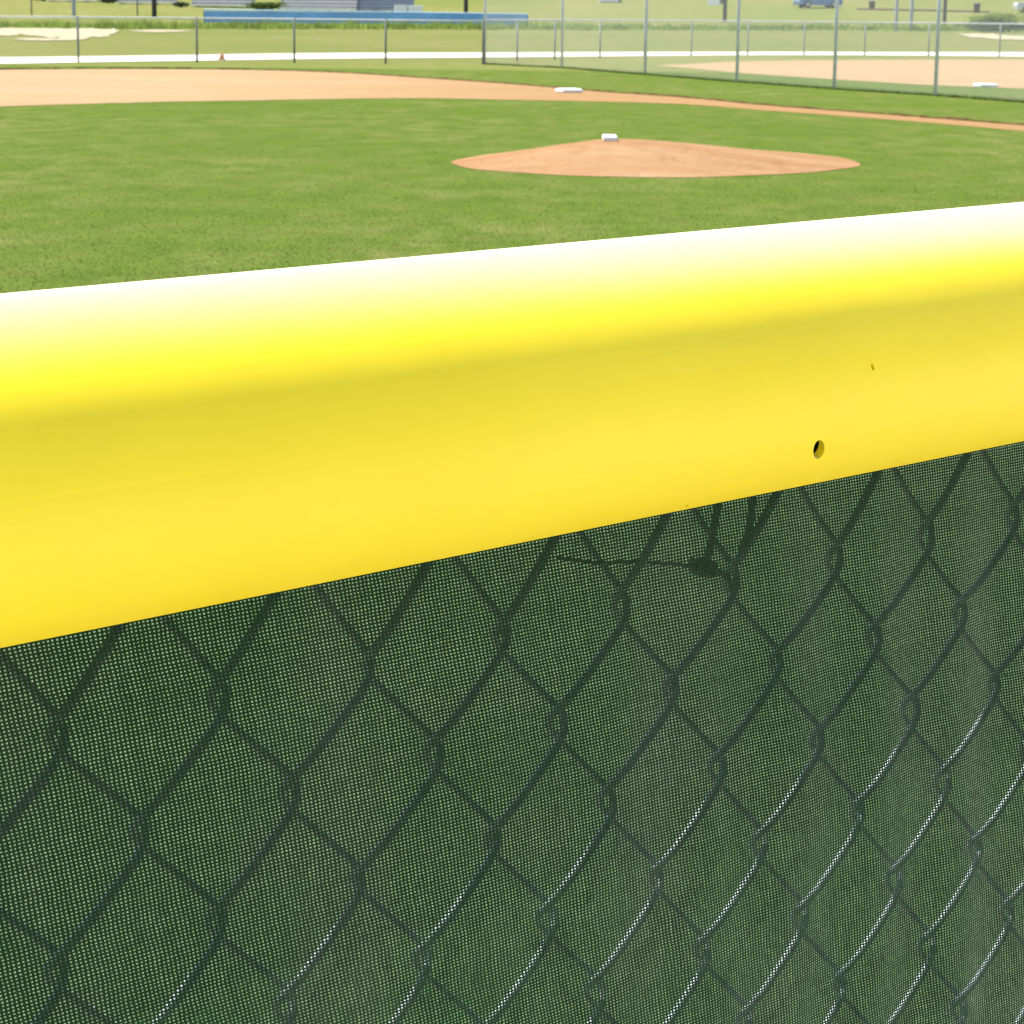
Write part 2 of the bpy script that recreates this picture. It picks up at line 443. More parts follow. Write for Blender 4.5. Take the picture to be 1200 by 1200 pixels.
# infield dirt with the running lane to home
topE = [(-900, 96), (-450, 88), (-150, 83.5), (0, 81.8), (100, 81), (200, 81.2), (300, 82.2), (400, 85.5), (500, 92), (600, 99), (700, 107.5), (800, 114.6), (900, 124), (1050, 135.6), (1200, 147.4), (1400, 164)]
botE = [(1400, 172), (1200, 154), (1050, 141), (900, 130), (800, 122.4), (700, 119.2), (600, 117.2), (500, 115.4), (400, 116), (300, 117.8), (200, 119.4), (100, 122), (0, 125), (-150, 131), (-450, 147), (-900, 175)]
TE = smooth_line([G(*p) for p in topE], 14, .02)
BE = smooth_line([G(*p) for p in botE], 14, .02)
M['lane'] = M['infield'].copy(); lane_tint(M['lane'])
sheet('infield_dirt', TE + BE, .004, M['lane'])
# raised turf edge along the far side of the dirt
v, f, mi = [], [], []
for i, p in enumerate(TE):
    tg = (TE[min(i + 1, len(TE) - 1)] - TE[max(0, i - 1)]); nn = Vector((-tg.y, tg.x, 0)).normalized()
    if nn.y < 0: nn = -nn
    h = .028 + random.uniform(-.008, .014)
    for o_, z_ in ((-.01, .0), (.0, h), (.10, h + .006), (.8, .012), (1.1, .001)):
        q = p + nn * o_; v.append((q.x, q.y, z_))
for i in range(len(TE) - 1):
    for k in range(4):
        f.append([i * 5 + k, (i + 1) * 5 + k, (i + 1) * 5 + k + 1, i * 5 + k + 1]); mi.append(0 if k == 0 else 1)
tag(mesh('turf_edge', v, f, mats=[M['soil'], M['grass']], midx=mi), kind='structure')

# dirt of the second field
d2 = [(770, 77.2), (800, 75.5), (865, 72.3), (950, 70.9), (1050, 70.2), (1200, 70.2), (1500, 72), (1900, 78), (1900, 130), (1500, 119), (1300, 109), (1200, 104.2), (1100, 100.4), (1050, 97.8), (950, 91.5), (870, 86), (800, 79.5)]
sheet('second_infield_dirt', smooth_line([G(*p) for p in d2], 8, .02, True), .006, M['infield'])

# pitching mound
L, R_, B_ = G(561, 182.5), G(994, 197.0), G(855, 207)
c0 = (L + R_) / 2; ax = (R_ - L) / 2; ay = Vector((-ax.y, ax.x, 0)).normalized()
amin = abs((B_ - c0).dot(ay)) / math.sqrt(max(.05, 1 - ((B_ - c0).dot(ax) / ax.length_squared) ** 2))
apex = AT(716, 22.7); apex.z = 0
v = [(apex.x, apex.y, .225)]; f = []
NR, NA = 16, 96
for i in range(1, NR + 1):
    rr = i / NR
    for k in range(NA):
        th = 2 * math.pi * k / NA
        wob_ = 1 + .012 * math.sin(5 * th + 1) + .008 * math.sin(11 * th)
        e = c0 + ax * math.cos(th) * wob_ + ay * amin * math.sin(th) * wob_
        p = apex.lerp(Vector((e.x, e.y, 0)), rr)
        z = .004 + .216 * (1 - sstep((rr - .08) / .92) * .25 - .75 * max(0, (rr - .08) / .92)) + random.uniform(-.003, .003) * (rr < .98)
        v.append((p.x, p.y, z))
for k in range(NA):
    f.append([0, 1 + k, 1 + (k + 1) % NA])
    for i in range(NR - 1):
        a, b2 = 1 + i * NA, 1 + (i + 1) * NA
        f.append([a + k, b2 + k, b2 + (k + 1) % NA, a + (k + 1) % NA])
tag(mesh('pitching_mound', v, f, M['clay'], smooth=True), kind='structure')
o = MB().box((apex.x - .055, apex.y + .05, .225 + .012), (.125, .42, .04)).build('pitching_plate', M['white'], bevel=.008)
tag(o, 'white rubber pitching plate on top of the clay mound', 'pitching plate')

def base(px, py, rz, label):
    p = G(px, py)
    mb = MB(); s = .19
    prof = [(1.0, .0), (1.0, .03), (.95, .055), (.75, .066)]
    ring = [(-s, -s), (s, -s), (s, s), (-s, s)]
    cr, sr = math.cos(rz), math.sin(rz)
    for k, z in prof:
        for a, b3 in ring: mb.v.append((p.x + k * (a * cr - b3 * sr), p.y + .19 + k * (a * sr + b3 * cr), z + .008))
    for i in range(3):
        for k in range(4): mb.f.append([i * 4 + k, i * 4 + (k + 1) % 4, i * 4 + 4 + (k + 1) % 4, i * 4 + 4 + k])
    mb.f.append([12, 13, 14, 15]); mb.f.append([3, 2, 1, 0])
    tag(mb.build('base', M['white'], bevel=.012), label, 'base', 'white bases lying on the dirt')
base(667, 109, .35, 'white base on the dirt corner beyond the pitching mound')
base(1157, 102.5, .25, 'white base on the second dirt infield behind the tall fence')

# sandy bare patches on the rise
def patch(pts, mat=M['sand']):
    pv = smooth_line([Vector((x, y, 0)) for x, y in pts], 14, 0, True)
    h = max(p.y for p in pv) - min(p.y for p in pv); k = 0
    for i, p in enumerate(pv):
        k = .6 * k + random.gauss(0, .04 * h); pv[i] = G(p.x + random.gauss(0, 1.2), p.y + k)
    sheet('sand_patch', pv, .03, mat, True)
patch([(-200, 34), (0, 33), (60, 33.5), (135, 35), (128, 42), (95, 46.5), (62, 45), (25, 41), (0, 43), (-200, 44)])
patch([(1076, 33), (1094, 32.6), (1097, 34), (1078, 34.4)])
patch([(1122, 40), (1160, 40.5), (1200, 42), (1400, 43), (1400, 48), (1200, 47.5), (1150, 45)])
patch([(20, 46), (70, 45.4), (98, 47), (60, 48.2), (25, 47.6)])
patch([(150, 36.5), (190, 35.6), (225, 36.8), (188, 38.2)])

# bare strip and walk at the foot of the near fence
Q = Vector((-.1354, .7092, 0))
def FP(s, off, z=0): return Vector((Q.x + UH.x * s + NF.x * off, Q.y + UH.y * s + NF.y * off, z))
st = [FP(-6, .0), FP(8, .0)] + [FP(8 - i * .25, 1.11 + random.gauss(0, .05)) for i in range(57)]
sheet('dirt_strip', st, .004, M['near_sand'])
wg = [FP(-4, 1.0), FP(9, 1.0)] + [FP(9 - i * .5, 6.2 + random.gauss(0, .25)) for i in range(27)]
sheet('worn_grass', wg, .002, M['worn_grass'])
sheet('walkway', [FP(-14, -9), FP(16, -9), FP(16, -.02), FP(-14, -.02)], .008, M['concrete'])

# ------------------------------------------------------------------ near fence
SL = .0079                                   # the fence climbs slightly to the right
S0, S1 = -2.3, 5.0
A2, B2 = .0305, .0367                        # half a diamond across / up
fence = thing('chain_link_fence', 'low galvanised chain link fence right in front of the camera, behind green cloth', 'fence', FP(0, 0))
def into(o):
    o.parent = fence; o.matrix_parent_inverse = Matrix.Translation(-fence.location); return o
ZK = 1.1298                                  # one row of knuckles
zt, zb = 1.185, .05
NP = 16                                      # points per full zigzag
wr = .00156; sides = 8
k0, k1 = int(S0 / A2), int(S1 / A2)
allv, allf = [], []; off = 0
for k in range(k0, k1):
    xm = .0011 + (k + .5) * A2
    zk = ZK + (0 if k % 2 == 0 else B2)      # left bends sit at zk + 2 B2 n
    th0 = (zk - zt) / B2 * math.pi; th1 = (zk - zb) / B2 * math.pi
    n_ = int((th1 - th0) / (2 * math.pi) * NP) + 1
    th = np.linspace(th0, th1, n_)           # theta 0 at a left bend, going down
    z = zk - th / math.pi * B2
    z = np.where(z > ZK, ZK + (z - ZK) * 1.32, z) - .0010
    jx = rng.normal(0, .0006); jz = rng.normal(0, .0008)
    tri = (2 / np.pi) * np.arcsin(np.clip(np.cos(th) * .965, -1, 1)) / .83
    amp = A2 / 2 + .0026
    x = xm - tri * amp + jx + .0007 * np.sin(z * 23 + k * 1.7)
    x = x + np.minimum(z - ZK, 0) * np.clip(.035 + .14 * xm, 0, .10)        # the netting leans a little
    y = .0052 * np.tanh(2.0 * np.sin(th)) + .001 + .0006 * np.sin(z * 11 + k)   # "\" far side, "/" near side
    p = np.stack([Q.x + UH.x * x + NF.x * y, Q.y + UH.y * x + NF.y * y, z + jz + SL * x], 1)
    tg = np.gradient(p, axis=0); tg /= np.linalg.norm(tg, axis=1)[:, None]
    ref = np.array([NF.x, NF.y, 0]); a = ref - tg * (tg @ ref)[:, None]; a /= np.linalg.norm(a, axis=1)[:, None]
    b4 = np.cross(tg, a)
    ang = np.linspace(0, 2 * np.pi, sides, endpoint=False)
    wt = (wr * (1 - .10 * np.tanh(2 * np.sin(th))))[:, None, None]
    rings = p[:, None, :] + wt * (np.cos(ang)[None, :, None] * a[:, None, :] + np.sin(ang)[None, :, None] * b4[:, None, :])
    allv.append(rings.reshape(-1, 3))
    i = np.arange(n_ - 1)[:, None] * sides; kk = np.arange(sides)[None, :]; k2 = (kk + 1) % sides
    q = np.stack([i + kk, i + k2, i + sides + k2, i + sides + kk], 2).reshape(-1, 4) + off
    allf.append(q); off += n_ * sides
into(mesh('wire_netting', np.concatenate(allv), np.concatenate(allf), M['wire'], smooth=True))
CZ, CO = 1.205, .018                         # rail and cap centre: its height, and how far behind the netting it runs
def axis(s): return FP(s, CO, CZ + SL * s)
into(MB().tube([axis(S0), axis(S1)], .021, 20).build('top_rail', M['galv'], smooth=True))
for s in (-1.2, 1.75, 4.7):
    into(MB().tube([FP(s, .034, -.3), FP(s, .034, CZ + SL * s - .018)], .024, 16).build('post', M['galv'], smooth=True))

# green cloth on the camera side of the wires
ns, nz = 1000, 60
v, f, uvs = [], [], []
for j in range(nz + 1):
    z = .06 + (1.172 - .06) * j / nz
    for i in range(ns + 1):
        s = S0 + (S1 - S0) * i / ns
        w_ = .0022 * math.sin(s * 31 + 3 * math.sin(z * 9)) * (1.17 - z) * 2.5 + .0018 * math.sin(z * 26 + s * 8)
        fold = max(0, min(1, (s - .12) / .3)); w_ -= fold * .0028 * (.5 + .5 * math.sin(s * 118 + 1.2 * math.sin(z * 6)))
        w_ = max(-.007, min(.0016, w_)) * max(0, min(1, (1.158 - z) / .05))
        p = FP(s, -.0086 + w_, z + SL * s); v.append(p); uvs.append((s, z))
for j in range(nz):
    for i in range(ns):
        a = j * (ns + 1) + i; f.append([a, a + 1, a + ns + 2, a + ns + 1])
cloth = mesh('windscreen', v, f, M['cloth'], smooth=True)
ul = cloth.data.uv_layers.new(name='UVMap')
ul.data.foreach_set('uv', np.array([uvs[l.vertex_index] for l in cloth.data.loops], dtype=np.float32).ravel())
tag(cloth, 'dark green open weave windscreen cloth hung on the near chain link fence', 'windscreen')

# yellow cap: a slit plastic tube pushed over the top rail
RO, TH = .0528, .0032
NS, NL = 120, 40
E2 = Vector((-UH.x * SL, -UH.y * SL, 1)).normalized()
lip_a, lip_b = math.radians(34), math.radians(12)
v, f = [], []
def cap_pt(s, a, r):
    return axis(s) + NF * (r * math.sin(a)) + E2 * (r * math.cos(a))
angs = [math.pi + lip_a + (2 * math.pi - lip_a - lip_b) * k / NS for k in range(NS + 1)]
loop = [(a, RO) for a in angs] + [(a, RO - TH) for a in reversed(angs)]
LN = len(loop)
for i in range(NL + 1):
    s = S0 + (S1 - S0) * i / NL
    for a, r in loop: v.append(cap_pt(s, a, r))
for i in range(NL):
    for k in range(LN):
        k2 = (k + 1) % LN
        f.append([i * LN + k, i * LN + k2, (i + 1) * LN + k2, (i + 1) * LN + k])
for i, rev in ((0, False), (NL, True)):
    for k in range(NS):
        q = [i * LN + k, i * LN + k + 1, i * LN + LN - 2 - k, i * LN + LN - 1 - k]
        f.append(q[::-1] if not rev else q)
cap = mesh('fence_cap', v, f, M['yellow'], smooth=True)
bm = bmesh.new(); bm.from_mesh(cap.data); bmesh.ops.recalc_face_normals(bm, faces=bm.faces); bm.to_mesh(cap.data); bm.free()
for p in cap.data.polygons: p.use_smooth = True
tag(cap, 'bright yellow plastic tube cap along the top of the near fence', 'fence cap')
def cap_hit(px, py):
    d = ray(px, py); best = None
    t_ = .3
    while t_ < 3:
        p = CAM + d * t_
        s = (Vector((p.x, p.y, 0)) - Q).dot(UH); c = axis(s)
        rad = p - c; rad -= UH * rad.dot(UH)
        if rad.length < RO: return p, rad.normalized()
        t_ += .0003
def drill(px, py, hw, hh, lean, depth):
    p, n_ = cap_hit(px, py); n = 24
    mb = MB()
    def on(u_, v_):
        d = ray(px + u_ + lean * -v_, py + v_)
        return CAM + d * ((p - CAM).dot(n_) / d.dot(n_))
    rim = [on(hw * math.cos(2 * math.pi * k / n), hh * math.sin(2 * math.pi * k / n)) for k in range(n)]
    mb.v = [q - n_ * depth for q in rim] + [q + n_ * .006 for q in rim]
    mb.f = [[k, (k + 1) % n, n + (k + 1) % n, n + k] for k in range(n)] + [list(range(n))[::-1], list(range(n, 2 * n))]
    c = mb.build('cutter', None)
    bm = bmesh.new(); bm.from_mesh(c.data); bmesh.ops.recalc_face_normals(bm, faces=bm.faces); bm.to_mesh(c.data); bm.free()
    md = cap.modifiers.new('hole', 'BOOLEAN'); md.object = c; md.operation = 'DIFFERENCE'; md.solver = 'EXACT'
    dg = bpy.context.evaluated_depsgraph_get()
    me = bpy.data.meshes.new_from_object(cap.evaluated_get(dg)); cap.modifiers.clear()
    old = cap.data; cap.data = me; me.name = 'fence_cap'
    bpy.data.meshes.remove(old); bpy.data.objects.remove(c)
drill(959.5, 527, 6.5, 11, .12, .012)
drill(1022.5, 430, 1.7, 4.2, -.3, .0016)
drill(805, 593, 1.6, 1.2, 0, .0012)
me = cap.data
nrm = []
for p in me.polygons:
    for li in p.loop_indices:
        co = me.vertices[me.loops[li].vertex_index].co
        s = (Vector((co.x, co.y, 0)) - Q).dot(UH); rad = co - axis(s); rad -= UH * rad.dot(UH); rl = rad.length; rad.normalize()
        fn = p.normal
        if abs(rl - RO) < .0004 and fn.dot(rad) > .8: nrm.append(rad)
        elif abs(rl - (RO - TH)) < .0004 and fn.dot(rad) < -.8: nrm.append(-rad)
        else: nrm.append(fn.copy())
me.materials.append(M['inner_shade'])
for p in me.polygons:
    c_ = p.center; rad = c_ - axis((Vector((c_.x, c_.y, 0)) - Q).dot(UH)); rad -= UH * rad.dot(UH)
    if rad.length < RO - TH + .0006 and p.normal.dot(rad.normalized()) < -.7: p.material_index = 1  # inner faces take the painted shade, so the hole looks dark
me.normals_split_custom_set([tuple(x) for x in nrm])

# tie wire knotted to the netting
def onf(px, py, off):
    d = ray(px, py); p0 = FP(0, off)
    return CAM + d * ((p0 - CAM).dot(NF) / d.dot(NF))
mb = MB()
o1 = -.0028
mb.tube([onf(845, 568, o1), onf(842, 589, o1), onf(836, 622, o1), onf(830, 650, o1), onf(824, 664, o1)], .0015, 8)
mb.tube([onf(884, 565, o1), onf(882, 584, o1), onf(880, 606, o1), onf(876, 628, o1), onf(868, 645, o1)], .0015, 8)
mb.tube([onf(655, 654, o1), onf(700, 660, o1), onf(745, 658, o1), onf(790, 661, o1), onf(815, 664, o1)], .0007, 8)
mb.tube([onf(832, 666, o1), onf(845, 672, o1), onf(853, 676, o1), onf(858, 690, o1)], .0012, 8)
c1 = onf(812, 663, o1); c2_ = onf(836, 667, o1)
hel = []
for i in range(40):
    s_ = i / 39; th = s_ * 2 * math.pi * 3.2
    hel.append(c1.lerp(c2_, s_) + Vector((0, 0, 1)) * .0019 * math.cos(th) * (1 + .5 * math.sin(s_ * 3)) + NF * .0018 * math.sin(th))
mb.tube(hel, .0013, 8)
tag(mb.build('tie_wire', M['tie'], smooth=True), 'dark tie wire knotted to the netting just below the yellow cap', 'tie wire')

# ------------------------------------------------------------------ far fences
def fence_run(name, label, pts, tops, post_r, rail_m, post_m, net_m, ext=0.0, rail_r=.021):
    o = thing(name, label, 'fence', pts[0])
    inv = Matrix.Translation(-Vector(pts[0]))
    def put(x): x.parent = o; x.matrix_parent_inverse = inv
    for p, h in zip(pts, tops):
        put(MB().tube([p + Vector((0, 0, -.2)), p + Vector((0, 0, h + .03))], post_r, 10).build('post', post_m, smooth=True))
    put(MB().tube([p + Vector((0, 0, h)) for p, h in zip(pts, tops)], rail_r, 8).build('top_rail', rail_m, smooth=True))
    v, f, uvs = [], [], []; L_ = 0
    for i, (p, h) in enumerate(zip(pts, tops)):
        if i: L_ += (pts[i] - pts[i - 1]).length
        q = p + Vector((0, -post_r - .01, 0))
        v += [q + Vector((0, 0, .03)), q + Vector((0, 0, h))]; uvs += [(L_, .03), (L_, h)]
    for i in range(len(pts) - 1): f.append([i * 2, i * 2 + 2, i * 2 + 3, i * 2 + 1])
    nt_ = mesh('netting', v, f, net_m)
    ul = nt_.data.uv_layers.new(name='UVMap')
    for l in nt_.data.loops: ul.data[l.index].uv = uvs[l.vertex_index]
    put(nt_)
    return o
lf = [G(x, y) for x, y in ((-330, 75), (-190, 74.5), (-47, 73.8), (92, 73.2), (231, 73.2), (345, 73.6), (452, 75), (566, 75.4))]
fence_run('low_fence', 'low chain link fence with pale top rail at left, in front of the concrete path', lf, [1.125] * len(lf), .028, M['white_rail'], M['galv_post'], M['low_netting'])
rf = [G(x, y) for x, y in ((568, 74.6), (606, 72.3), (650, 70), (703, 67.3), (755, 66.2), (810, 65.6), (876, 65.0), (942, 64.8), (1013, 65.0), (1088, 65.8), (1171, 67.2), (1262, 68.8), (1360, 70.6))]
fence_run('low_fence', 'low chain link fence behind the tall fence, along the far side of the second field', rf, [1.15] * len(rf), .028, M['galv'], M['pale_post'], M['low_netting'])
tf = [G(x, y) for x, y in ((568, 75.4), (658.5, 80), (756, 88), (863.5, 96.5), (977.5, 105), (1096, 112.5), (1226, 122.5), (1370, 134))]
fence_run('tall_fence', 'tall grey chain link fence with high poles running beside the far baseline', tf, [3.7] * len(tf), .034, M['galv'], M['galv'], M['netting'], rail_r=.025)

# coarse uncut grass under the tall fence
def blades(name, pos, hts, wid, mat, lean=.35, kind='stuff', label=None, cat=None):
    n = len(pos); pos = np.asarray(pos); hts = np.asarray(hts)
    az = rng.uniform(0, 2 * np.pi, n); dx = np.cos(az) * wid; dy = np.sin(az) * wid
    la = rng.uniform(0, 2 * np.pi, n); ll = rng.uniform(0, lean, n) * hts
    v = np.zeros((n, 3, 3)); v[:, 0] = pos; v[:, 1] = pos; v[:, 2] = pos
    v[:, 0, 0] -= dx; v[:, 0, 1] -= dy; v[:, 1, 0] += dx; v[:, 1, 1] += dy
    v[:, 2, 0] += np.cos(la) * ll; v[:, 2, 1] += np.sin(la) * ll; v[:, 2, 2] += hts
    o = mesh(name, v.reshape(-1, 3), np.arange(n * 3).reshape(n, 3), mat)
    return tag(o, label, cat, None, kind)
pos, hts = [], []
for i in range(len(tf) - 1):
    L_ = (tf[i + 1] - tf[i]).length
    for _ in range(int(L_ * 260)):
        p = tf[i].lerp(tf[i + 1], random.random()); pos.append((p.x + random.gauss(0, .03), p.y + random.gauss(0, .04), 0)); hts.append(random.uniform(.02, .075))
blades('uncut_grass', pos, hts, .008, M['tall_grass'], label='dark uncut grass along the foot of the tall fence', cat='grass')

# short mown turf standing up from the infield
pos, hts = [], []
inside = []
lo_e = [(p.x, p.y) for p in BE]
def lane_y(x):
    for (xa, ya), (xb, yb) in zip(lo_e_s[:-1], lo_e_s[1:]):
        if xa <= x <= xb: return ya + (yb - ya) * (x - xa) / max(1e-6, xb - xa)
    return 1e9
lo_e_s = sorted(lo_e)
N_T = 130000
D_ = 1 / (1 / 9.0 + rng.random(N_T) * (1 / 41.0 - 1 / 9.0)); X_ = (rng.random(N_T) * 2 - 1) * (.235 * D_ + .8)
axl = ax.length
for x, y in zip(X_, D_):
    q = Vector((x, y, 0)) - Vector((c0.x, c0.y, 0))
    if (q.dot(ax) / axl ** 2) ** 2 + (q.dot(ay) / amin) ** 2 < 1.0 + random.uniform(-.02, .03): continue
    if 28 < y and y > lane_y(x) - random.uniform(-.06, .05): continue
    pos.append((x, y, 0)); hts.append(.002 + .005 * random.random() ** 1.5)
blades('grass_blades', pos, hts, .006, M['blades'], 1.2, label='short mown grass of the infield', cat='grass')

# weeds along the rise
pos, hts = [], []
for cl in range(900):
    px = random.uniform(-150, 1350); D = 150 + random.gauss(0, 2.2)
    c = AT(px, D); hh = (.22 + .42 * random.random() ** 1.5) * (1 if px < 620 else .75); sp_ = random.uniform(.15, .5)
    for _ in range(20):
        pos.append((c.x + random.gauss(0, sp_), c.y + random.gauss(0, sp_), c.z - .02)); hts.append(hh * random.uniform(.45, 1.1))
blades('weeds', pos, hts, .045, M['weed'], .6, label='bright green weeds growing in a band on the rise beyond the path', cat='weeds')

# ------------------------------------------------------------------ shrubs
def shrub(loc, w_, d_, h_, label, mat, n=1500, leaf=.07):
    o = thing('shrub', label, 'shrub', loc)
    cl = [(random.uniform(-.38, .38) * w_, random.uniform(-.3, .3) * d_, random.uniform(.3, .68) * h_, random.uniform(.22, .36)) for _ in range(9)]
    v, f = [], []
    for i in range(n):
        c = random.choice(cl)
        dr = Vector((random.gauss(0, 1), random.gauss(0, 1), random.gauss(0, 1))).normalized() * (random.random() ** .4)
        p = Vector((c[0] + dr.x * c[3] * w_, c[1] + dr.y * c[3] * d_, max(.03, c[2] + dr.z * c[3] * h_)))
        a = Vector((random.gauss(0, 1), random.gauss(0, 1), random.gauss(0, .6))).normalized() * leaf * random.uniform(.6, 1.3)
        b5 = a.cross(Vector((random.gauss(0, 1), random.gauss(0, 1), random.gauss(0, 1)))).normalized() * leaf * .55
        k = len(v); v += [p - a, p + b5, p + a, p - b5]; f.append([k, k + 1, k + 2, k + 3])
    mesh('foliage', v, f, mat, o)
    mb = MB()
    for c in cl[:6]: mb.tube([(c[0] * .2, c[1] * .2, -.05), (c[0] * .6, c[1] * .6, c[2] * .5), (c[0], c[1], c[2])], [.03, .02, .01], 5)
    mb.build('stem', M['pole'], o)
    return o
shrub(AT(1166, 142), 4.6, 2.2, .62, 'dark olive low shrub above the pale sandy patch at right', M['dark_leaf'], 2600, .075)
shrub(AT(1165, 149), 4.4, 2.0, 1.35, 'bright green shrub behind the dark olive shrub at right', M['weed'], 2400, .08)
shrub(AT(1226, 147), 3.2, 2.0, .95, 'mid green shrub cut off by the right edge of the photo', M['leaf'], 1800, .08)
shrub(AT(312, 180), 2.6, 1.2, .85, 'dark green shrub between the aluminium bleachers above the blue barrier', M['leaf'], 1300, .08)
shrub(AT(213, 187), 1.3, .9, .45, 'small dark shrub at the foot of the bleachers right of the thick pole', M['dark_leaf'], 700, .07)
shrub(AT(131, 192), 1.5, .9, .5, 'small dark shrub at the foot of the bleachers left of the thick pole', M['dark_leaf'], 700, .07)
shrub(AT(54, 199), 1.8, 1.0, .5, 'leftmost dark shrub at the end of the bleacher row', M['dark_leaf'], 700, .07)

# ------------------------------------------------------------------ blue barrier
wl = thing('blue_barrier', 'long low blue board barrier behind the weeds in front of the bleachers', 'barrier', AT(425, 158))
w0 = AT(240, 158)
xs_ = np.linspace((240 - 600) / F * 158, (612 - 600) / F * 158, 11)
for i in range(10):
    a, b6 = xs_[i], xs_[i + 1]; zc = .72
    MB().box(((a + b6) / 2 - wl.location.x, 0, zg(a, 158) - wl.location.z + .36 + .05 - i * .008), (b6 - a - .012, .06, .70)).build('panel', M['blue'], wl, bevel=.006)
MB().tube([(xs_[0] - wl.location.x, 0, .80), (xs_[-1] - wl.location.x, 0, .73)], .04, 8).build('top_edge', M['paleblue'], wl)
for a in xs_: MB().box((a - wl.location.x, .09, .3), (.09, .09, .8)).build('support', M['frame'], wl)

# ------------------------------------------------------------------ bleachers
def bleacher(px, D, label, rz=0, seat_m=M['alu'], Lb=4.7):
    o = thing('bleacher', label, 'bleacher', AT(px, D), rz, 'bleachers on the rise beyond the fields')
    for r in range(5):
        y = .75 * r; z = .22 + .24 * r
        mb = MB(); mb.box((0, y, z), (Lb, .27, .05)); mb.box((0, y - .142, z - .045), (Lb, .014, .14)); mb.build('seat', seat_m, o)
        if r:
            mb = MB(); mb.box((0, y - .36, z - .24), (Lb, .38, .04)); mb.box((0, y - .557, z - .15), (Lb, .014, .19)); mb.build('footboard', M['alu_gap_shade'] if seat_m is M['alu'] else M['bluegrey_gap_shade'], o)
    mb = MB()
    for x in (-Lb * .42, -Lb * .14, Lb * .14, Lb * .42):
        mb.box((x, 1.5, .03), (.06, 3.4, .06))
        for r in range(5): mb.box((x, .75 * r, (.19 + .24 * r) / 2), (.05, .05, .19 + .24 * r))
        mb.tube([(x, 0, .16), (x, 3.0, 1.12)], .03, 6)
    mb.build('frame', M['frame'], o)
    return o
bleacher(94, 198, 'aluminium bleacher at the far left end of the bleacher row', .05)
bleacher(174, 193, 'aluminium bleacher directly behind the thick dark pole at left', .05)
bleacher(262, 188, 'aluminium bleacher standing above the left end of the blue barrier', .04)
bleacher(371, 184, 'aluminium bleacher nearest the blue barrier, right of the dark green shrub', .02, Lb=5.6)
bleacher(446, 185, 'blue grey bleacher at the right end of the bleacher row', 0, M['bluegrey'], 4.4)

# white coolers
def cooler(px, D, w_, label):
    o = thing('cooler', label, 'cooler', AT(px, D), random.uniform(-.2, .2), 'white coolers beside the bleachers')
    MB().box((0, 0, .23), (w_, .5, .46), 0, 1.05).build('body', M['white_paint'], o, bevel=.03)
    MB().box((0, 0, .50), (w_ * 1.08, .55, .075)).build('lid', M['white_paint'], o, bevel=.02)
    for s in (-1, 1): MB().tube([(s * w_ * .52, -.12, .34), (s * (w_ * .52 + .05), 0, .32), (s * w_ * .52, .12, .34)], .014, 6).build('handle', M['frame'], o)
cooler(466, 184.5, .85, 'white cooler on the grass above the blue barrier, left one of two')
cooler(483, 184.5, 1.0, 'white cooler on the grass above the blue barrier, right one of two')

# ------------------------------------------------------------------ poles
def pole(px, D, r, h, label, mat, name='utility_pole', group=None):
    o = tag(MB().lathe(AT(px, D) + Vector((0, 0, -.3)), [(r * 1.05, 0), (r, .8), (r * .85, h)], 14).build(name, mat, smooth=True), label, 'pole', group)
g1 = 'dark wooden poles on the rise'
pole(183, 166, .165, 10, 'thickest dark wooden pole, in front of the bleachers at left', M['pole'], group=g1)
pole(541, 162, .14, 10, 'dark wooden pole rising behind the right half of the blue barrier', M['pole'], group=g1)
pole(838.5, 168, .135, 10, 'dark wooden pole beside the white board, behind the tall fence', M['pole'], group=g1)
pole(1091, 158, .115, 10, 'dark wooden pole between the dark bin and the pair of pale poles', M['pole'], group=g1)
g2 = 'pale metal poles on the rise'
pole(90.5, 165, .13, 8, 'pale metal pole in front of the leftmost bleacher', M['palepole'], 'metal_pole', g2)
pole(1035.5, 146, .105, 8, 'pale metal pole nearest the dark bin, left one of a close pair', M['palepole'], 'metal_pole', g2)
pole(1053, 147, .105, 8, 'pale metal pole nearest the thin dark wooden pole, right one of a close pair', M['palepole'], 'metal_pole', g2)
pole(42, 170, .05, 5, 'thin grey metal post at far left in front of the small shrub', M['galv_post'], 'metal_pole', g2)
pole(163.5, 170, .05, 5, 'thin grey metal post just left of the thickest dark pole', M['galv_post'], 'metal_pole', g2)

# ------------------------------------------------------------------ bins, rail, boards
def bin_(px, D, label):
    o = thing('trash_bin', label, 'trash bin', AT(px, D), 0, 'dark trash bins on the rise')
    MB().lathe((0, 0, 0), [(.24, 0), (.30, .70), (.31, .74)], 16).build('barrel', M['bin'], o, True)
    MB().lathe((0, 0, .74), [(.32, 0), (.32, .05), (.2, .12)], 16).build('lid', M['bin'], o, True)
bin_(1007, 231, 'dark trash bin near the left end of the brown timber rail')
bin_(1127.5, 219, 'dark trash bin near the right end of the brown timber rail')
a, b7 = AT(990, 232), AT(1142, 221)
tag(MB().tube([a + Vector((0, 0, .08)), a.lerp(b7, .5) + Vector((0, 0, .10)), b7 + Vector((0, 0, .08))], .09, 8).build('timber_rail', M['brown']), 'long low brown timber rail lying on the grass between two dark bins', 'timber rail')
pb = AT(838.5, 168)
o = thing('sign_board', 'white board fixed to the left side of the dark wooden pole behind the tall fence', 'board', pb)
sb = MB().box((-.76, -.03, 1.42), (.80, .04, .66)).build('board', M['white_paint'], o, bevel=.01)
MB().box((-.24, -.02, 1.35), (.28, .05, .34)).build('bracket', M['frame'], o)
o = thing('storage_box', 'white storage box with a dark end just inside the top edge of the photo', 'box', AT(706, 243))
MB().box((-.1, 0, .45), (1.9, .9, .84)).build('box_body', M['white_paint'], o, bevel=.03)
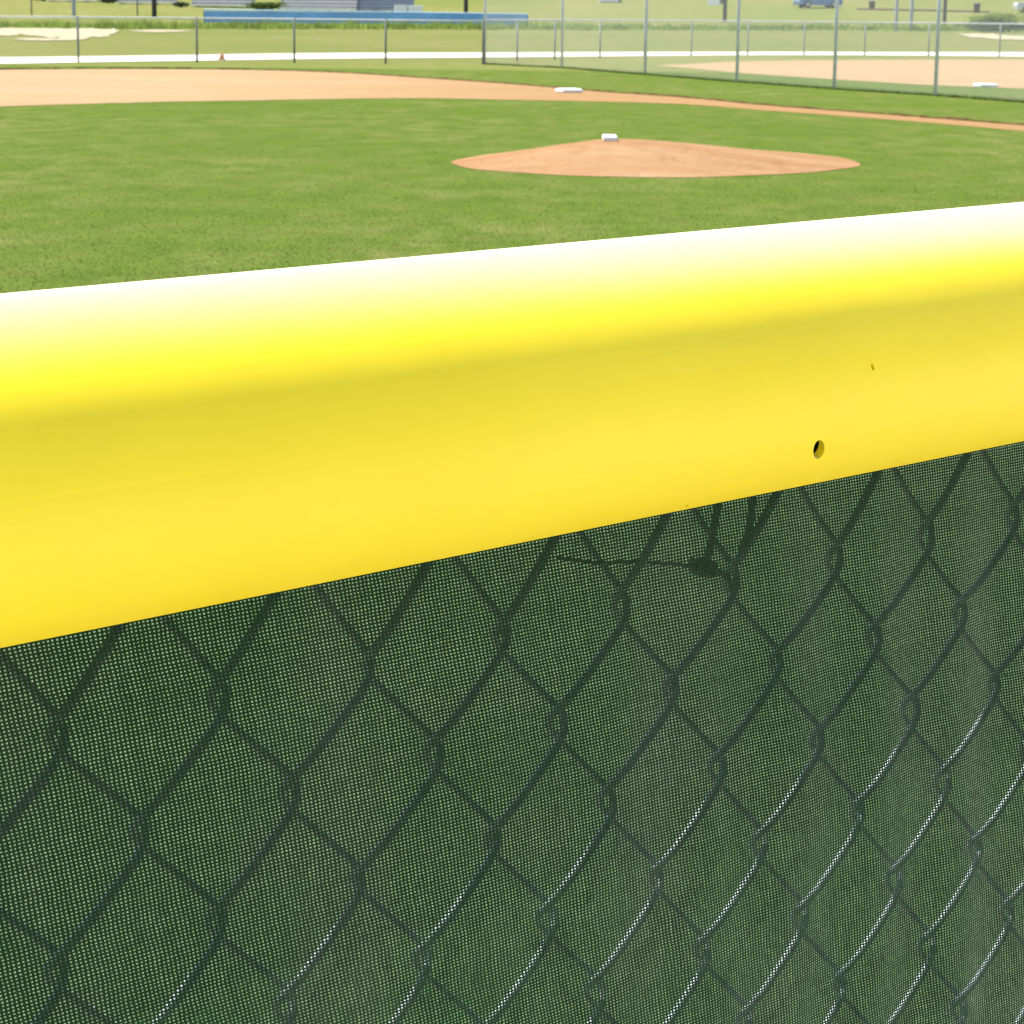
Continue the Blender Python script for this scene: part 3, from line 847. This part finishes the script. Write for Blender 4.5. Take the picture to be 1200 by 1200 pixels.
MB().box((-.1, 0, .91), (2.0, 1.0, .07)).build('lid', M['white_paint'], o, bevel=.02)
MB().box((.98, 0, .43), (.26, .86, .8)).build('end_panel', M['frame'], o, bevel=.02)

# orange marker
p = G(260, 70.6)
o = thing('marker_cone', 'small orange marker cone by the low fence at the edge of the path', 'marker cone', p)
MB().lathe((0, 0, .02), [(.09, 0), (.08, .03), (.06, .10), (.04, .15), (.03, .155)], 16).build('cone', M['orange'], o, True)
MB().box((0, 0, .012), (.24, .24, .022)).build('base_plate', M['orange'], o, bevel=.006)

# ------------------------------------------------------------------ cars
def car(loc, rz, label, paint):
    o = thing('parked_car', label, 'car', loc, rz, 'cars parked on the grass rise')
    prof = [(-2.1, .30), (-2.15, .62), (-2.05, .86), (-1.0, .93), (1.05, .95), (1.95, .90), (2.12, .66), (2.1, .32),
            (1.72, .28), (1.6, .52), (1.3, .62), (1.0, .52), (.88, .26), (-.90, .26), (-1.02, .52), (-1.32, .62), (-1.62, .52), (-1.74, .28)]
    def extr(pr, w0, w1=None):
        mb = MB(); n = len(pr)
        for y in (-1, 1):
            for x, z in pr: mb.v.append((x, y * (w1 if (w1 and z > 1.2) else w0), z))
        for i in range(n): mb.f.append([i, (i + 1) % n, n + (i + 1) % n, n + i])
        tri = tessellate_polygon([[Vector((x, z, 0)) for x, z in pr]])
        for t_ in tri: mb.f.append(list(t_)); mb.f.append([n + i for i in reversed(t_)])
        return mb
    extr(prof, .84).build('body', paint, o, bevel=.04)
    extr([(-1.0, .93), (-.35, 1.40), (.95, 1.42), (1.62, .94)], .76, .62).build('cabin', paint, o, bevel=.03)
    for s in (-1, 1):
        mb = MB(); k = .70
        for q in ([(-.72, 1.0), (-.28, 1.33), (.22, 1.34), (.22, 1.0)], [(.30, 1.0), (.30, 1.34), (.88, 1.35), (1.35, 1.0)]):
            n = len(mb.v)
            for x, z in q: mb.v.append((x, s * (.775 - .30 * (z - .93)), z))
            mb.f.append([n, n + 1, n + 2, n + 3] if s > 0 else [n + 3, n + 2, n + 1, n])
        mb.build('side_window', M['glass'], o)
        hl = MB(); hl.box((-2.12, s * .58, .68), (.08, .34, .14)); hl.build('headlight', M['lamp'], o)
        for x in (-1.32, 1.30):
            wv = MB(); wv.tube([(x, s * .80 - .1, .31), (x, s * .80 + .1, .31)], .31, 20)
            wo = wv.build('wheel', M['tyre'], o)
            rv = MB(); rv.tube([(x, s * .91 - .02, .31), (x, s * .91 + .005, .31)], .19, 16); rv.build('rim', M['rim'], wo)
    mb = MB()
    mb.v += [(-1.02, -.66, .985), (-1.02, .66, .985), (-.40, .58, 1.385), (-.40, -.58, 1.385)]; mb.f.append([0, 1, 2, 3])
    mb.build('windscreen_glass', M['glass'], o)
    return o
car(AT(945, 237), .25, 'blue parked car on the grass rise left of the dark bins', M['carblue'])
car(AT(1199, 222), .05, 'pale grey parked car at the right edge above the green shrubs', M['cargrey'])
